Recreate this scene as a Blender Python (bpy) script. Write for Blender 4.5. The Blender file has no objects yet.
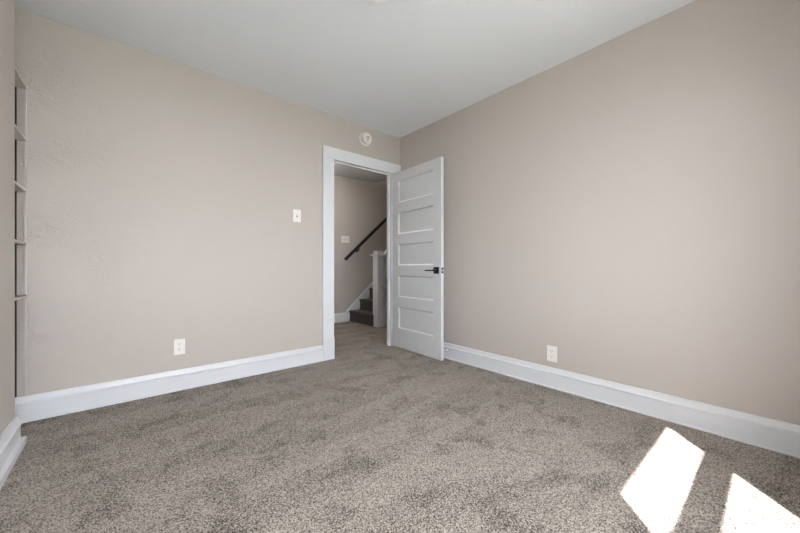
import bpy, bmesh, math, random
from mathutils import Vector, Matrix
R = math.radians
S = bpy.context.scene
col = S.collection

# ---------------------------------------------------------------- camera
YAW = 49.446
cam_d = bpy.data.cameras.new('camera'); cam = bpy.data.objects.new('camera', cam_d); col.objects.link(cam)
cam.location = (0, 0, 0.945)
cam.rotation_euler = (R(90), 0, R(YAW - 90))
cam_d.sensor_width = 36; cam_d.lens = 323.5 / 800 * 36
cam_d.shift_y = 0.6 / 800
cam_d.clip_start = 0.02
S.camera = cam
# ---------------------------------------------------------------- world, sun, exposure
w = bpy.data.worlds.new('sky'); S.world = w; w.use_nodes = True
bg = w.node_tree.nodes['Background']
bg.inputs[0].default_value = (0.90, 0.95, 1.0, 1); bg.inputs[1].default_value = 8.5
sun_d = bpy.data.lights.new('sun', 'SUN'); sun = bpy.data.objects.new('sun', sun_d); col.objects.link(sun)
SUNK = 2.02                      # drop per metre of y
sun.rotation_euler = Vector((1 / 0.92, 1, -SUNK)).to_track_quat('-Z', 'Y').to_euler()
sun_d.energy = 12; sun_d.angle = R(0.65); sun_d.color = (1.0, 0.97, 0.93)
vs = S.view_settings
vs.view_transform = 'Standard'; vs.look = 'None'; vs.gamma = 1; vs.use_curve_mapping = False
vs.exposure = 1.56
S.cycles.max_bounces = 16; S.cycles.diffuse_bounces = 12; S.cycles.transparent_max_bounces = 16
S.cycles.use_denoising = True
S.cycles.sample_clamp_indirect = 6

# ---------------------------------------------------------------- measures
XR, YB, H, XL, YR = 2.563, 2.999, 2.516, -0.437, -0.40
NE = 2.63                        # where the near left wall ends and the alcove begins
OX0, OX1, OZ = 1.660, 2.436, 2.062   # clear door opening
WT = 0.085                        # partition thickness
HY = 4.90                        # far hall wall
HX = 3.59                        # where the hall ceiling stops at the stairwell

# ---------------------------------------------------------------- materials
def mat(name, rgb, rough=0.5, metal=0.0, spec=0.5, bump=None):
    m = bpy.data.materials.new(name); m.use_nodes = True
    nt = m.node_tree; b = nt.nodes['Principled BSDF']
    b.inputs['Base Color'].default_value = (*rgb, 1)
    b.inputs['Roughness'].default_value = rough; b.inputs['Metallic'].default_value = metal
    b.inputs['Specular IOR Level'].default_value = spec
    if bump:
        sc, st, dist = bump
        tc = nt.nodes.new('ShaderNodeTexCoord'); n = nt.nodes.new('ShaderNodeTexNoise')
        n.inputs['Scale'].default_value = sc; n.inputs['Detail'].default_value = 4
        bp = nt.nodes.new('ShaderNodeBump'); bp.inputs['Strength'].default_value = st; bp.inputs['Distance'].default_value = dist
        nt.links.new(tc.outputs['Object'], n.inputs['Vector']); nt.links.new(n.outputs['Fac'], bp.inputs['Height'])
        nt.links.new(bp.outputs['Normal'], b.inputs['Normal'])
    return m

def ramp(nt, src, p0, c0, p1, c1):
    r = nt.nodes.new('ShaderNodeValToRGB')
    r.color_ramp.elements[0].position = p0; r.color_ramp.elements[0].color = (*c0, 1)
    r.color_ramp.elements[1].position = p1; r.color_ramp.elements[1].color = (*c1, 1)
    nt.links.new(src, r.inputs['Fac']); return r

def plaster(name, rgb, trowel=False):
    m = mat(name, rgb, 0.62, spec=0.3)
    nt = m.node_tree; N = nt.nodes; L = nt.links; b = N['Principled BSDF']
    tc = N.new('ShaderNodeTexCoord')
    # soft paint roller stipple
    n1 = N.new('ShaderNodeTexNoise'); n1.inputs['Scale'].default_value = 160; n1.inputs['Detail'].default_value = 3
    L.new(tc.outputs['Object'], n1.inputs['Vector'])
    b1 = N.new('ShaderNodeBump'); b1.inputs['Strength'].default_value = 0.08; b1.inputs['Distance'].default_value = 0.002
    L.new(n1.outputs['Fac'], b1.inputs['Height'])
    n2 = N.new('ShaderNodeTexNoise'); n2.inputs['Scale'].default_value = 2.2; n2.inputs['Detail'].default_value = 2
    L.new(tc.outputs['Object'], n2.inputs['Vector'])
    b2 = N.new('ShaderNodeBump'); b2.inputs['Strength'].default_value = 0.25; b2.inputs['Distance'].default_value = 0.01
    L.new(n2.outputs['Fac'], b2.inputs['Height']); L.new(b1.outputs['Normal'], b2.inputs['Normal'])
    last = b2
    if trowel:
        # hand-trowelled ridges, strong near the built-in shelves and fading to the right
        mp = N.new('ShaderNodeMapping'); mp.inputs['Rotation'].default_value = (0, R(35), 0); mp.inputs['Scale'].default_value = (1, 1, 1.8)
        L.new(tc.outputs['Object'], mp.inputs['Vector'])
        v = N.new('ShaderNodeTexNoise'); v.inputs['Scale'].default_value = 8; v.inputs['Detail'].default_value = 5
        v.inputs['Roughness'].default_value = 0.65; v.inputs['Distortion'].default_value = 1.6
        L.new(mp.outputs['Vector'], v.inputs['Vector'])
        rr = ramp(nt, v.outputs['Fac'], 0.48, (0, 0, 0), 0.53, (1, 1, 1)); e_ = rr.color_ramp.elements.new(0.60); e_.color = (.25, .25, .25, 1)
        sx = N.new('ShaderNodeSeparateXYZ'); L.new(tc.outputs['Object'], sx.inputs[0])
        mr = N.new('ShaderNodeMapRange'); mr.inputs['From Min'].default_value = 0.35; mr.inputs['From Max'].default_value = -0.42
        mr.inputs['To Min'].default_value = 0.04; mr.inputs['To Max'].default_value = 0.8
        L.new(sx.outputs['X'], mr.inputs['Value'])
        n3 = N.new('ShaderNodeTexNoise'); n3.inputs['Scale'].default_value = 2.6; L.new(tc.outputs['Object'], n3.inputs['Vector'])
        r3 = ramp(nt, n3.outputs['Fac'], 0.42, (0.08, 0.08, 0.08), 0.60, (1, 1, 1))
        mu = N.new('ShaderNodeMath'); mu.operation = 'MULTIPLY'
        L.new(mr.outputs['Result'], mu.inputs[0]); L.new(r3.outputs['Color'], mu.inputs[1])
        b3 = N.new('ShaderNodeBump'); b3.inputs['Distance'].default_value = 0.0032
        L.new(mu.outputs[0], b3.inputs['Strength']); L.new(rr.outputs['Color'], b3.inputs['Height'])
        L.new(last.outputs['Normal'], b3.inputs['Normal']); last = b3
    L.new(last.outputs['Normal'], b.inputs['Normal'])
    return m

def carpet(name, dark, light, marks=True):
    m = mat(name, light, 0.95, spec=0.1)
    nt = m.node_tree; N = nt.nodes; L = nt.links; b = N['Principled BSDF']
    b.inputs['Sheen Weight'].default_value = 0.15
    tc = N.new('ShaderNodeTexCoord')
    # tufts: each yarn tip its own tone, plus a finer fuzz
    v = N.new('ShaderNodeTexVoronoi'); v.inputs['Scale'].default_value = 290; v.inputs['Randomness'].default_value = 1
    L.new(tc.outputs['Object'], v.inputs['Vector'])
    f = N.new('ShaderNodeTexNoise'); f.inputs['Scale'].default_value = 175; f.inputs['Detail'].default_value = 3; f.inputs['Roughness'].default_value = 0.7
    L.new(tc.outputs['Object'], f.inputs['Vector'])
    sc = N.new('ShaderNodeSeparateColor'); L.new(v.outputs['Color'], sc.inputs[0])
    def math_(op, a_, b_):
        q = N.new('ShaderNodeMath'); q.operation = op
        for i_, k_ in enumerate((a_, b_)):
            if isinstance(k_, (int, float)): q.inputs[i_].default_value = k_
            else: L.new(k_, q.inputs[i_])
        return q.outputs[0]
    g = math_('ADD', math_('MULTIPLY', sc.outputs[0], 0.50), math_('MULTIPLY', math_('SUBTRACT', f.outputs['Fac'], 0.25), 1.0))
    if marks:
        # brushed pile: broad vacuum strokes and foot marks where the nap lies the other way
        mp = N.new('ShaderNodeMapping'); mp.inputs['Rotation'].default_value = (0, 0, R(-52)); mp.inputs['Scale'].default_value = (0.8, 3.2, 1)
        L.new(tc.outputs['Object'], mp.inputs['Vector'])
        n = N.new('ShaderNodeTexNoise'); n.inputs['Scale'].default_value = 1.15; n.inputs['Detail'].default_value = 4; n.inputs['Distortion'].default_value = 0.9
        L.new(mp.outputs['Vector'], n.inputs['Vector'])
        r2 = ramp(nt, n.outputs['Fac'], 0.43, (0, 0, 0), 0.50, (1, 1, 1))
        n4 = N.new('ShaderNodeTexNoise'); n4.inputs['Scale'].default_value = 5; n4.inputs['Detail'].default_value = 4
        L.new(tc.outputs['Object'], n4.inputs['Vector'])
        r4 = ramp(nt, n4.outputs['Fac'], 0.38, (0, 0, 0), 0.46, (1, 1, 1))
        g = math_('ADD', g, math_('ADD', math_('MULTIPLY', r2.outputs['Color'], 0.05), math_('MULTIPLY', r4.outputs['Color'], 0.08)))
        g = math_('SUBTRACT', g, 0.10)
    r1 = ramp(nt, g, 0.30, dark, 0.68, light)
    out = r1.outputs['Color']
    L.new(out, b.inputs['Base Color'])
    bp = N.new('ShaderNodeBump'); bp.inputs['Strength'].default_value = 0.9; bp.inputs['Distance'].default_value = 0.006
    L.new(g, bp.inputs['Height']); L.new(bp.outputs['Normal'], b.inputs['Normal'])
    return m

M_WALL = plaster('greige_wall_paint', (0.50, 0.452, 0.418))
M_WALLT = plaster('greige_trowelled_paint', (0.50, 0.452, 0.418), True)
M_CEIL = plaster('ceiling_paint', (0.74, 0.765, 0.795))
M_TRIM = mat('white_semi_gloss', (0.68, 0.69, 0.715), 0.32, bump=(40, 0.04, 0.002))
M_DOOR = mat('door_white', (0.61, 0.62, 0.635), 0.34, bump=(50, 0.05, 0.002))
M_CARPET = carpet('greige_carpet', (0.030, 0.022, 0.016), (0.525, 0.450, 0.392))
M_STAIRC = carpet('stair_carpet', (0.02, 0.017, 0.015), (0.10, 0.085, 0.075), False)
M_BLACK = mat('black_metal', (0.008, 0.008, 0.009), 0.4, 0.3)
M_STEEL = mat('brushed_steel', (0.6, 0.6, 0.6), 0.3, 0.9)
M_PLATE = mat('ivory_plastic', (0.80, 0.77, 0.73), 0.35)
M_SLOT = mat('dark_slot', (0.02, 0.02, 0.02), 0.6)
M_DARKW = mat('dark_brown', (0.03, 0.024, 0.02), 0.6)
M_SHELF = mat('painted_shelf', (0.52, 0.49, 0.45), 0.5, bump=(30, 0.05, 0.002))
M_GREY = mat('warm_grey_plastic', (0.30, 0.27, 0.24), 0.5)
M_RAIL = mat('black_rail', (0.006, 0.005, 0.005), 0.6)
M_FROST = mat('frosted_glass', (0.92, 0.92, 0.93), 0.2)
M_RUBBER = mat('white_rubber', (0.8, 0.8, 0.8), 0.6)
M_OUT = mat('outside_ground', (0.35, 0.36, 0.33), 0.9, bump=(12, 0.3, 0.02))
M_GLASS = bpy.data.materials.new('window_glass'); M_GLASS.use_nodes = True
_n = M_GLASS.node_tree.nodes; _n.clear()
_o = _n.new('ShaderNodeOutputMaterial'); _t = _n.new('ShaderNodeBsdfTransparent'); _g = _n.new('ShaderNodeBsdfGlossy'); _x = _n.new('ShaderNodeMixShader')
_g.inputs['Roughness'].default_value = 0.02; _x.inputs[0].default_value = 0.06; _t.inputs[0].default_value = (0.97, 0.97, 0.97, 1)
_l = M_GLASS.node_tree.links; _l.new(_t.outputs[0], _x.inputs[1]); _l.new(_g.outputs[0], _x.inputs[2]); _l.new(_x.outputs[0], _o.inputs[0])

# ---------------------------------------------------------------- helpers
def box(bm, x0, x1, y0, y1, z0, z1, bev=0):
    r = bmesh.ops.create_cube(bm, size=1)
    for v in r['verts']:
        v.co = Vector((x0 + (v.co.x + .5) * (x1 - x0), y0 + (v.co.y + .5) * (y1 - y0), z0 + (v.co.z + .5) * (z1 - z0)))
    if bev:
        es = list({e for v in r['verts'] for e in v.link_edges})
        bmesh.ops.bevel(bm, geom=es, offset=bev, segments=2, affect='EDGES', profile=0.6)
def cyl(bm, c, axis, r1, r2, depth, seg=32):
    """cone or cylinder centred at c along axis"""
    q = Vector(axis).to_track_quat('Z', 'Y').to_matrix().to_4x4()
    bmesh.ops.create_cone(bm, cap_ends=True, segments=seg, radius1=r1, radius2=r2, depth=depth, matrix=Matrix.Translation(Vector(c)) @ q)
def lathe(bm, prof, c, axis, seg=40):
    q = Vector(axis).to_track_quat('Z', 'Y').to_matrix().to_4x4(); T = Matrix.Translation(Vector(c)) @ q
    rings = []
    for r, z in prof:
        if r < 1e-6: rings.append([bm.verts.new(T @ Vector((0, 0, z)))])
        else: rings.append([bm.verts.new(T @ Vector((r * math.cos(2 * math.pi * i / seg), r * math.sin(2 * math.pi * i / seg), z))) for i in range(seg)])
    for a, b in zip(rings, rings[1:]):
        for i in range(seg):
            j = (i + 1) % seg
            if len(a) == 1: bm.faces.new((a[0], b[i], b[j]))
            elif len(b) == 1: bm.faces.new((a[i], a[j], b[0]))
            else: bm.faces.new((a[i], a[j], b[j], b[i]))
def extrude_profile(bm, prof, p0, p1, out):
    """prof: (offset from wall, z); runs p0->p1 along the floor; out = unit vector off the wall"""
    p0 = Vector(p0); p1 = Vector(p1); out = Vector(out)
    A = [bm.verts.new(p0 + out * a + Vector((0, 0, z))) for a, z in prof]
    B = [bm.verts.new(p1 + out * a + Vector((0, 0, z))) for a, z in prof]
    n = len(prof)
    for i in range(n): bm.faces.new((A[i], A[(i + 1) % n], B[(i + 1) % n], B[i]))
    bm.faces.new(A[::-1]); bm.faces.new(B)
def prism(bm, pts, y0, y1):
    """polygon in x,z extruded in y"""
    A = [bm.verts.new((x, y0, z)) for x, z in pts]; B = [bm.verts.new((x, y1, z)) for x, z in pts]
    n = len(pts)
    for i in range(n): bm.faces.new((A[i], A[(i + 1) % n], B[(i + 1) % n], B[i]))
    bm.faces.new(A[::-1]); bm.faces.new(B)
def bar(bm, a, b, w_, h_, up=(0, 0, 1), bev=0.0):
    a = Vector(a); b = Vector(b); d = (b - a); L_ = d.length; d.normalize()
    s = d.cross(Vector(up)).normalized(); u = s.cross(d)
    r = bmesh.ops.create_cube(bm, size=1)
    for v in r['verts']:
        c = v.co.copy(); v.co = a + d * ((c.x + .5) * L_) + s * (c.y * w_) + u * (c.z * h_)
    if bev:
        es = list({e for v in r['verts'] for e in v.link_edges})
        bmesh.ops.bevel(bm, geom=es, offset=bev, segments=2, affect='EDGES', profile=0.6)
def obj(name, bm, m, parent=None, smooth=False, inv=None):
    bmesh.ops.recalc_face_normals(bm, faces=bm.faces)
    me = bpy.data.meshes.new(name); bm.to_mesh(me); bm.free()
    if smooth:
        for p in me.polygons: p.use_smooth = True
    me.materials.append(m)
    o = bpy.data.objects.new(name, me); col.objects.link(o)
    if parent is not None: o.parent = parent
    return o
def boxobj(name, m, parent, *bs, bev=0):
    bm = bmesh.new()
    for b in bs: box(bm, *b, bev=bev)
    return obj(name, bm, m, parent)
def thing(name, label, cat, loc=(0, 0, 0), rz=0, group=None, kind=None):
    o = bpy.data.objects.new(name, None); col.objects.link(o); o.location = loc; o.rotation_euler = (0, 0, rz)
    o.empty_display_size = 0.05
    return tag(o, label, cat, group, kind)
def tag(o, label, cat, group=None, kind=None):
    o['label'] = label; o['category'] = cat
    if group: o['group'] = group
    if kind: o['kind'] = kind
    return o
def struct(name, m, label, cat, *bs):
    return tag(boxobj(name, m, None, *bs), label, cat, kind='structure')

# ---------------------------------------------------------------- structure
struct('floor', M_CARPET, 'greige speckled wall-to-wall carpet running through the doorway', 'floor',
       (-0.95, XR + 3.6, -0.52, 5.0, -0.06, 0))
WX0, WX1, WZ0, WZ1 = 0.55, 1.572, 0.60, 1.908     # window opening in the wall behind the camera
VX0, VX1 = -0.34, 0.22                             # extra opening beside it, added to let in fill light
struct('wall_back', M_WALLT, 'greige plaster wall with the doorway, trowelled at its left end', 'wall',
       (-0.95, OX0 - .02, YB, YB + WT, 0, H), (OX1 + .02, XR + .12, YB, YB + WT, 0, H), (OX0 - .02, OX1 + .02, YB, YB + WT, OZ + .02, H))
struct('wall_right', M_WALL, 'plain greige wall on the right of the open door', 'wall', (XR, XR + .12, -0.52, YB, 0, H))
struct('wall_left', M_WALL, 'end of a greige wall at the left edge, before the shelves', 'wall',
       (-0.62, XL, -0.40, NE, 0, H))
struct('wall_alcove', M_WALL, 'greige wall closing the shelf alcove', 'wall', (-0.95, -0.85, -0.52, YB, 0, H))
struct('wall_rear', M_WALL, 'greige wall with the window, behind the camera', 'wall',
       (-0.85, VX0, -0.52, YR, 0, H), (VX1, WX0, -0.52, YR, 0, H), (WX1, XR, -0.52, YR, 0, H), (WX0, WX1, -0.52, YR, 0, WZ0), (WX0, WX1, -0.52, YR, WZ1, H),
       (VX0, VX1, -0.52, YR, 0, WZ0), (VX0, VX1, -0.52, YR, WZ1, H))
struct('ceiling', M_CEIL, 'pale grey painted ceiling over the room', 'ceiling',
       (-0.95, XR + .12, -0.52, YB + WT, H, H + .1))
struct('ceiling_hall', M_CEIL, 'white hallway ceiling seen through the doorway', 'ceiling', (0.5, HX, YB + WT, HY, H, H + .25))
struct('wall_hall', M_WALL, 'greige far hallway wall along the staircase', 'wall', (0.4, HX - .1, HY, HY + .1, 0, H + .25), (HX - .1, 6.2, HY, HY + .1, 0, H))
struct('wall_hall_left', M_WALL, 'greige end wall of the hallway', 'wall', (0.4, 0.5, YB + WT, HY, 0, H + .25))
struct('wall_stairwell', M_WALL, 'greige walls around the dark stairwell', 'wall',
       (6.1, 6.2, YB, HY, 0, 5.0), (XR + .12, 6.1, YB, YB + WT, 0, 5.0), (HX - .1, HX, YB + WT, 6.0, H + .25, 5.0), (HX - .1, 6.2, YB, 6.1, 5.0, 5.1),
       (HX - .1, 6.2, 6.0, 6.1, H, 5.0), (HX - .1, 6.2, HY + .1, 6.0, H - .1, H), (6.1, 6.2, HY, 6.0, H, 5.0))

# baseboards: shoe bead, flat board, moulded cap
BP = [(0, 0), (0.026, 0), (0.026, 0.007), (0.020, 0.013), (0.020, 0.108), (0.028, 0.112), (0.028, 0.120), (0.019, 0.126), (0.013, 0.148), (0.012, 0.156), (0, 0.156)]
def baseboard(name, label, *runs):
    bm = bmesh.new()
    for a, b, o in runs: extrude_profile(bm, BP, a, b, o)
    return tag(obj(name, bm, M_TRIM), label, 'baseboard', kind='structure')
baseboard('baseboard_back', 'tall white moulded baseboard under the trowelled wall, left of the door', ((-0.85, YB, 0), (1.5295, YB, 0), (0, -1, 0)))
baseboard('baseboard_right', 'tall white moulded baseboard under the right wall', ((XR, YR, 0), (XR, YB - .021, 0), (-1, 0, 0)))
bm = bmesh.new(); extrude_profile(bm, BP, (XL, YR, 0), (XL, NE + .012, 0), (1, 0, 0))
box(bm, XL, XL + .043, YR, NE + .0, 0, 0.038, bev=.004)
box(bm, -0.60, XL + .018, NE, NE + .018, 0.0, 0.11)
tag(obj('baseboard_left', bm, M_TRIM), 'short white baseboard in the bottom left corner with a projecting shoe', 'baseboard', kind='structure')

# door frame: casing, plinth, jambs and stop
fr = thing('trim_1', 'wide flat white casing around the doorway', 'door frame', (OX0, YB, 0), kind='structure')
def wp(name, m, par, *bs, bev=0):
    """boxes in world coordinates parented under an empty"""
    bm = bmesh.new()
    for b in bs: box(bm, *b, bev=bev)
    bm.transform(par_inv(par)); return obj(name, bm, m, par)
def par_inv(par):
    T = Matrix.Translation(par.location) @ par.rotation_euler.to_matrix().to_4x4()
    return T.inverted()
def wobj(name, bm, m, par, smooth=False):
    bm.transform(par_inv(par)); return obj(name, bm, m, par, smooth)
wp('casing', M_TRIM, fr, (1.531, OX0 - .006, YB - .02, YB, 0.222, 2.058), bev=.002)
wp('plinth_block', M_TRIM, fr, (1.5295, OX0 - .003, YB - .026, YB, 0, 0.222), bev=.003)
wp('casing', M_TRIM, fr, (OX1 + .006, XR - .010, YB - .02, YB, 0, 2.058), bev=.002)
wp('head_casing', M_TRIM, fr, (1.529, XR - .004, YB - .023, YB, 2.058, 2.176), bev=.002)
for x0, x1 in ((OX0 - .02, OX0), (OX1, OX1 + .02)):
    wp('jamb', M_TRIM, fr, (x0, x1, YB - .001, YB + WT + .001, 0, OZ + .02))
wp('head_jamb', M_TRIM, fr, (OX0, OX1, YB - .001, YB + WT + .001, OZ, OZ + .02))
wp('door_stop_strip', M_TRIM, fr, (OX1 - .012, OX1, YB + .040, YB + .070, 0, OZ), (OX0, OX0 + .012, YB + .040, YB + .070, 0, OZ),
   (OX0, OX1, YB + .040, YB + .075, OZ - .012, OZ), bev=.0015)
# casing on the hall side
wp('hall_casing', M_TRIM, fr, (OX0 - .12, OX0 - .006, YB + WT, YB + WT + .02, 0, 2.176), (OX1 + .006, OX1 + .12, YB + WT, YB + WT + .02, 0, 2.176),
   (OX0 - .006, OX1 + .006, YB + WT, YB + WT + .02, 2.07, 2.176))

# ---------------------------------------------------------------- the open five-panel door
hx, hy = 2.430, 2.972
ang = math.atan2(2.180 - hy, 2.398 - hx)
LW, LT, LZ0, LZ1 = 0.798, 0.036, 0.014, 2.044
door = thing('door_1', 'white five-panel door standing open into the room with black lever', 'door', (hx, hy, 0), ang, kind='structure')
# local frame: x from hinge to free edge, y>0 is the far side (towards the right wall)
panels = [(1.690, 1.945), (1.326, 1.579), (0.962, 1.213), (0.597, 0.848), (0.236, 0.487)]
PX0, PX1 = 0.104, LW - 0.112
def door_leaf():
    bm = bmesh.new()
    zs = [LZ0]
    for z0, z1 in sorted(panels): zs += [z0, z1]
    zs.append(LZ1)
    D = 0.013
    for face, sgn in ((0.0, 1), (LT, -1)):
        def q(*p): bm.faces.new([bm.verts.new(v) for v in p])
        xs = [0, PX0, PX1, LW]
        for i in range(len(zs) - 1):
            z0, z1 = zs[i], zs[i + 1]
            for j in range(3):
                x0, x1 = xs[j], xs[j + 1]
                if j == 1 and i % 2 == 1:
                    yi = face + sgn * D; yo = face + sgn * 0.003; b1 = 0.005; b2 = 0.016
                    def ring(d, y): return [(x0 + d, y, z0 + d), (x1 - d, y, z0 + d), (x1 - d, y, z1 - d), (x0 + d, y, z1 - d)]
                    r0, r1, r2 = ring(0, face), ring(b1, yo), ring(b2, yi)
                    for A, B in ((r0, r1), (r1, r2)):
                        for k in range(4): q(A[k], A[(k + 1) % 4], B[(k + 1) % 4], B[k])
                    q(*r2)
                else: q((x0, face, z0), (x1, face, z0), (x1, face, z1), (x0, face, z1))
    for x in (0, LW):
        for i in range(len(zs) - 1):
            bm.faces.new([bm.verts.new(v) for v in ((x, 0, zs[i]), (x, LT, zs[i]), (x, LT, zs[i + 1]), (x, 0, zs[i + 1]))])
    for z in (LZ0, LZ1):
        for a, b in ((0, PX0), (PX0, PX1), (PX1, LW)):
            bm.faces.new([bm.verts.new(v) for v in ((a, 0, z), (b, 0, z), (b, LT, z), (a, LT, z))])
    bmesh.ops.remove_doubles(bm, verts=bm.verts, dist=1e-5)
    return bm
obj('door_leaf', door_leaf(), M_DOOR, door)
HZ = 0.912; hc = LW - 0.064
hd = boxobj('door_handle', M_BLACK, door, (hc - .034, hc + .034, -.010, 0, HZ - .034, HZ + .034), bev=.002); hd['label'] = 'black square rosette with a slim lever'
bm = bmesh.new(); cyl(bm, (hc, -.030, HZ), (0, 1, 0), .010, .010, .042, 24); box(bm, hc - .118, hc + .010, -.056, -.044, HZ - .007, HZ + .006, bev=.002)
obj('lever', bm, M_BLACK, hd)
hd2 = boxobj('door_handle', M_BLACK, door, (hc - .034, hc + .034, LT, LT + .010, HZ - .034, HZ + .034), bev=.002)
bm = bmesh.new(); cyl(bm, (hc, LT + .026, HZ), (0, 1, 0), .010, .010, .034, 24); box(bm, hc - .118, hc + .010, LT + .036, LT + .048, HZ - .007, HZ + .006, bev=.002)
obj('lever', bm, M_BLACK, hd2)
lp = boxobj('latch_plate', M_BLACK, door, (LW - .001, LW + .0015, .006, .030, HZ - .029, HZ + .029))
bm = bmesh.new(); box(bm, LW + .001, LW + .011, .012, .024, HZ - .009, HZ + .009, bev=.002); obj('latch_bolt', bm, M_STEEL, lp)
for z in (0.25, 1.05, 1.82):
    bm = bmesh.new(); cyl(bm, (-.004, LT + .006, z), (0, 0, 1), .006, .006, .09, 16); box(bm, -.0015, .0005, .004, LT, z - .045, z + .045)
    obj('hinge', bm, M_STEEL, door)

# spring bumper on the far side of the leaf
dx_, dz_ = LW - .018, .100
bm = bmesh.new(); cyl(bm, (dx_, LT + .003, dz_), (0, 1, 0), .011, .011, .006, 20); bp_ = obj('door_stop', bm, M_STEEL, door)
bm = bmesh.new()
for k in range(11): lathe(bm, [(.0045, -.0022), (.0062, 0), (.0045, .0022)], (dx_, LT + .010 + k * .0048, dz_), (0, 1, 0), 16)
cyl(bm, (dx_, LT + .033, dz_), (0, 1, 0), .0046, .0046, .054, 12); obj('spring', bm, M_STEEL, bp_)
bm = bmesh.new(); lathe(bm, [(0, 0), (.008, .0), (.0095, .004), (.0095, .012), (.006, .016), (0, .017)], (dx_, LT + .060, dz_), (0, 1, 0), 20); obj('rubber_tip', bm, M_RUBBER, bp_, True)

# ---------------------------------------------------------------- window behind the camera
def window(name, label, x0, x1):
    wn = thing(name, label, 'window', ((x0 + x1) / 2, YR, WZ0), kind='structure')
    wp('window_frame', M_TRIM, wn, (x0 - .09, x0, YR, YR + .018, WZ0 - .05, WZ1 + .09), (x1, x1 + .09, YR, YR + .018, WZ0 - .05, WZ1 + .09), (x0, x1, YR, YR + .018, WZ1, WZ1 + .09))
    wp('window_sill', M_TRIM, wn, (x0 - .09, x1 + .09, YR, YR + .05, WZ0 - .03, WZ0))
    for z0, z1, y0, y1, tr, br in ((1.285, WZ1, -.505, -.468, .004, .05), (WZ0, 1.368, -.466, -.430, .05, .04)):
        s = wp('sash', M_TRIM, wn, (x0, x0 + .006, y0, y1, z0, z1), (x1 - .006, x1, y0, y1, z0, z1), (x0 + .006, x1 - .006, y0, y1, z0, z0 + br), (x0 + .006, x1 - .006, y0, y1, z1 - tr, z1))
        bm = bmesh.new(); box(bm, x0 + .006, x1 - .006, (y0 + y1) / 2 - .002, (y0 + y1) / 2 + .002, z0 + br, z1 - tr); bm.transform(par_inv(wn)); obj('pane', bm, M_GLASS, s)
window('window_1', 'white double-hung window behind the camera letting in the sun', WX0, WX1)
window('fill_window', 'unseen narrow double-hung window added behind the camera for fill light', VX0, VX1)  # added window, never in view; brings fill daylight to the left and back
tag(boxobj('ground', M_OUT, None, (-12, 14, -20, -0.53, -1.0, -0.9)), 'bare pale ground outside the window', 'ground', kind='structure')

# ---------------------------------------------------------------- built-in shelves in the alcove
X0S = -0.455
sh = thing('built_in_shelves', 'narrow greige built-in shelves in the alcove at the left edge', 'shelves', (X0S, YB - .18, 0))
for z in (2.039, 1.720, 1.410, 1.089, 0.767):
    wp('shelf_board', M_SHELF, sh, (-0.848, X0S + .006, NE + .003, YB - .001, z - .006, z + .008), bev=.0015)
wp('stile', M_SHELF, sh, (X0S - .004, X0S + .006, YB - .012, YB - .0005, 0.16, 2.032), bev=.002)
zz = [0.16, 0.760, 1.083, 1.404, 1.714, 2.032]
bm = bmesh.new()
for a, b in zip(zz, zz[1:]): box(bm, -0.520, -0.4895, YB - .010, YB - .0005, a, b - .0)
up = wobj('dark_strip', bm, M_DARKW, sh); up['label'] = 'dark vertical strip behind the shelf ends'  # flat dark strip, broken at each shelf board
bm = bmesh.new(); cyl(bm, (-0.470, YB - .006, 1.572), (0, 1, 0), .004, .004, .011, 12); wobj('peg', bm, M_PLATE, sh)
wp('cleat', M_SHELF, sh, (-0.4885, X0S - .005, YB - .006, YB - .0005, 0.455, 0.463))

# ---------------------------------------------------------------- wall plates
def plate_things(kind, loc, rz, label, w_=.072, h_=.118):
    """local frame: y<0 is off the wall"""
    cat = 'light switch' if kind == 'switch' else 'power outlet'
    t = thing('light_switch' if kind == 'switch' else 'power_outlet', label, cat, loc, rz)
    boxobj('cover_plate', M_PLATE, t, (-w_ / 2, w_ / 2, -.007, 0, -h_ / 2, h_ / 2), bev=.003)
    return t
def toggle(t, x):
    boxobj('toggle', M_PLATE, t, (x - .0045, x + .0045, -.017, -.005, -.004, .012), bev=.0015)
    boxobj('toggle_slot', M_SLOT, t, (x - .0055, x + .0055, -.0076, -.0068, -.013, .013))
def receptacle(t, z, slots=True):
    bm = bmesh.new(); cyl(bm, (0, -.0075, z), (0, 1, 0), .0172, .0172, .003, 32)
    r = obj('receptacle', bm, M_PLATE, t)
    bm = bmesh.new()
    for x, h_ in ((-.0065, .009), (.0065, .007)): box(bm, x - .0012, x + .0012, -.0096, -.0088, z + .002, z + .002 + h_)
    cyl(bm, (0, -.0092, z - .006), (0, 1, 0), .0026, .0026, .0008, 16)
    obj('slots', bm, M_SLOT, r)
def screw(t, x, z):
    bm = bmesh.new(); cyl(bm, (x, -.0072, z), (0, 1, 0), .0028, .0028, .0014, 16); obj('screw', bm, M_PLATE, t)
t = plate_things('switch', (1.264, YB, 1.436), 0, 'single white toggle switch on the wall left of the doorway', w_=.078, h_=.122)
toggle(t, 0); screw(t, 0, .042); screw(t, 0, -.042)
t = plate_things('outlet', (0.3295, YB, 0.331), 0, 'white duplex outlet above the baseboard on the trowelled left wall')
receptacle(t, .020); receptacle(t, -.020); screw(t, 0, 0)
t = plate_things('outlet', (XR, 1.1545, 0.264), R(-90), 'white duplex outlet above the baseboard on the right wall', w_=.078, h_=.122)
receptacle(t, .020); receptacle(t, -.020); screw(t, 0, 0)
t = plate_things('switch', (2.935, HY, 1.428), 0, "wide three-gang switch plate on the hallway wall above the handrail's lower end", w_=.166, h_=.120)
for x in (-.046, 0, .046): toggle(t, x)

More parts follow.
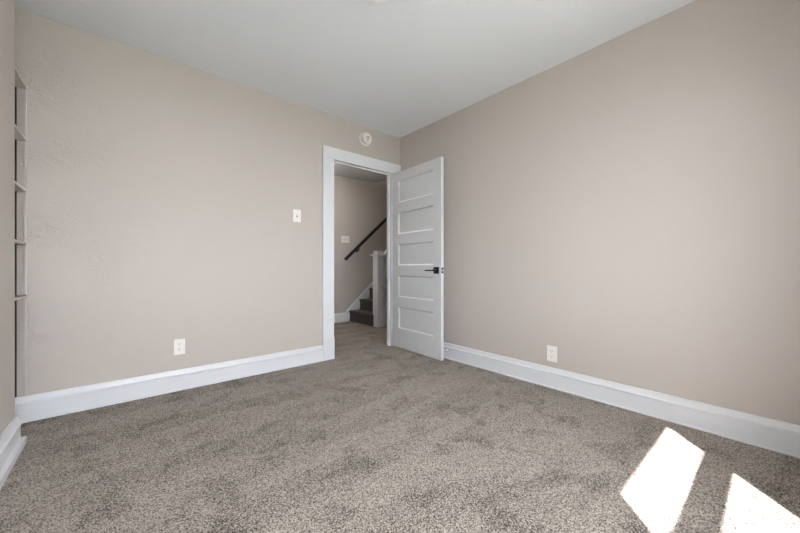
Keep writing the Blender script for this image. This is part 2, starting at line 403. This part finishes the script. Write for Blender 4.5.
# smoke detector
sd = thing('smoke_detector', 'round cream smoke detector above the doorway', 'smoke detector', (2.046, YB, 2.366))
bm = bmesh.new(); lathe(bm, [(0, 0), (.073, 0), (.074, .004), (.072, .008), (.060, .010), (0, .010)], (0, 0, 0), (0, -1, 0)); obj('mounting_ring', bm, M_PLATE, sd, True)
bm = bmesh.new(); lathe(bm, [(.050, .009), (.050, .030), (0, .030)], (0, 0, 0), (0, -1, 0)); obj('vent_gap', bm, M_SLOT, sd)
bm = bmesh.new(); lathe(bm, [(.050, .028), (.062, .028), (.063, .032), (.063, .050), (.060, .055), (.054, .057), (.020, .058), (0, .058)], (0, 0, 0), (0, -1, 0)); obj('body', bm, M_PLATE, sd)
bm = bmesh.new(); lathe(bm, [(.012, .0575), (.018, .0575), (.018, .0605), (.012, .0605), (.012, .0575)], (.004, 0, .006), (0, -1, 0)); obj('sensor_ring', bm, M_GREY, sd)
bm = bmesh.new(); box(bm, -.001, .007, -.0605, -.057, -.034, -.018, bev=.0015); obj('test_button', bm, M_GREY, sd)

# square ceiling light in the middle of the room
aa = math.atan2(-.887, .45)
cl = thing('ceiling_light', 'square white flush ceiling light, one corner showing at the top edge', 'ceiling light', (1.029, 1.299, H), aa)
boxobj('canopy', M_TRIM, cl, (-.09, .09, -.09, .09, -.022, -.0005), bev=.004)
bm = bmesh.new(); box(bm, -.148, .148, -.148, .148, -.071, -.030, bev=.008); obj('glass_shade', bm, M_FROST, cl)
bm = bmesh.new()
for s in (-1, 1):
    box(bm, -.153, .153, s * .151 - .003, s * .151 + .003, -.040, -.028); box(bm, s * .151 - .003, s * .151 + .003, -.148, .148, -.040, -.028)
obj('rim', bm, M_STEEL, cl)
bm = bmesh.new(); cyl(bm, (0, 0, -.026), (0, 0, 1), .02, .02, .012, 20); obj('stem', bm, M_STEEL, cl)

# ---------------------------------------------------------------- hallway and stairs
RUN, RISE, SX0, NS = 0.212, 0.186, 3.018, 13
st = thing('staircase', 'dark carpeted stairs with white newel post beyond the doorway', 'staircase', (SX0, HY - .4, 0))
for k in range(NS):
    x = SX0 + k * RUN; z = (k + 1) * RISE
    bm = bmesh.new(); box(bm, x - .018, x + RUN + .02, 4.175, HY - .022, z - .045, z, bev=.012)
    box(bm, x, x + RUN, 4.175, HY - .022, z - RISE, z - .02)
    wobj('step', bm, M_STAIRC, st)
def sz(x): return (x - SX0) / RUN * RISE
x1 = SX0 + NS * RUN
# white skirt on the wall
bm = bmesh.new()
prism(bm, [(SX0 - .05, 0), (x1, sz(x1)), (x1, sz(x1) + .215), (SX0 - .05, sz(SX0 - .05) + .215)], HY - .018, HY - .0005)
prism(bm, [(SX0 - .066, sz(SX0 - .066) + .205), (x1, sz(x1) + .205), (x1, sz(x1) + .238), (SX0 - .066, sz(SX0 - .066) + .238)], HY - .026, HY - .0005)
wobj('wall_stringer', bm, M_TRIM, st)
# closed outer string
bm = bmesh.new(); prism(bm, [(3.150, 0), (x1, 0), (x1, sz(x1) + .16), (3.150, sz(3.150) + .16)], 4.118, 4.150)
wobj('outer_stringer', bm, M_TRIM, st)
baseboard('baseboard_hall', 'white baseboard along the far hallway wall', ((0.5, HY, 0), (SX0 - .052, HY, 0), (0, -1, 0)))

bl = st
wp('newel_post', M_TRIM, bl, (3.020, 3.145, 4.070, 4.195, 0, 1.117), bev=.003)
wp('newel_cap', M_TRIM, bl, (2.990, 3.175, 4.040, 4.225, 1.118, 1.148), (3.025, 3.140, 4.075, 4.190, 1.148, 1.200), bev=.004)
bm = bmesh.new(); bar(bm, (3.147, 4.134, 1.09), (x1, 4.134, 1.09 + (x1 - 3.147) * RISE / RUN), .06, .045, bev=.006); wobj('top_rail', bm, M_TRIM, bl)
bm = bmesh.new(); box(bm, 3.060, 3.330, 4.030, 4.0695, .610, .670, bev=.006); wobj('side_rail', bm, M_TRIM, bl)
x = 3.215
while x < x1 - .05:
    bm = bmesh.new(); zb = sz(x) + .165
    bar(bm, (x, 4.134, zb), (x, 4.134, 1.065 + (x - 3.147) * RISE / RUN), .028, .028, up=(1, 0, 0)); wobj('baluster', bm, M_TRIM, bl); x += .115

hr = thing('handrail', 'black handrail sloping up the hallway wall above the stairs', 'handrail', (2.865, HY - .07, 1.07))
A = Vector((2.895, HY - .075, 1.078)); sl = 0.868
B = Vector((A.x + 2.4, A.y, A.z + 2.4 * sl))
bm = bmesh.new(); bar(bm, A, B, .030, .042, bev=.006); wobj('rail', bm, M_RAIL, hr)
for d in (.28, 1.20, 2.1):
    p = A + Vector((d, 0, d * sl))
    bm = bmesh.new(); cyl(bm, (p.x, HY - .003, p.z - .085), (0, 1, 0), .026, .026, .006, 20)
    bar(bm, (p.x, HY - .004, p.z - .085), (p.x, p.y, p.z - .075), .014, .014); bar(bm, (p.x, p.y, p.z - .080), (p.x, p.y, p.z - .02), .014, .014, up=(1, 0, 0))
    wobj('bracket', bm, M_RAIL, hr)

# hallway ceiling lamp (its own light comes with it)
hl = thing('hall_lamp', 'round flush lamp on the hallway ceiling left of the doorway', 'ceiling lamp', (2.22, 4.15, H))
bm = bmesh.new(); lathe(bm, [(0, 0), (.14, 0), (.14, -.02), (.13, -.025), (0, -.025)], (0, 0, -.0005), (0, 0, 1)); obj('canopy', bm, M_TRIM, hl)
m = bpy.data.materials.new('lamp_glow'); m.use_nodes = True
b = m.node_tree.nodes['Principled BSDF']; b.inputs['Base Color'].default_value = (.9, .9, .88, 1)
b.inputs['Emission Color'].default_value = (1, .93, .84, 1); b.inputs['Emission Strength'].default_value = 24
bm = bmesh.new(); lathe(bm, [(.125, -.026), (.122, -.045), (.10, -.072), (.06, -.088), (0, -.094)], (0, 0, 0), (0, 0, 1)); obj('glass_dome', bm, m, hl, True)
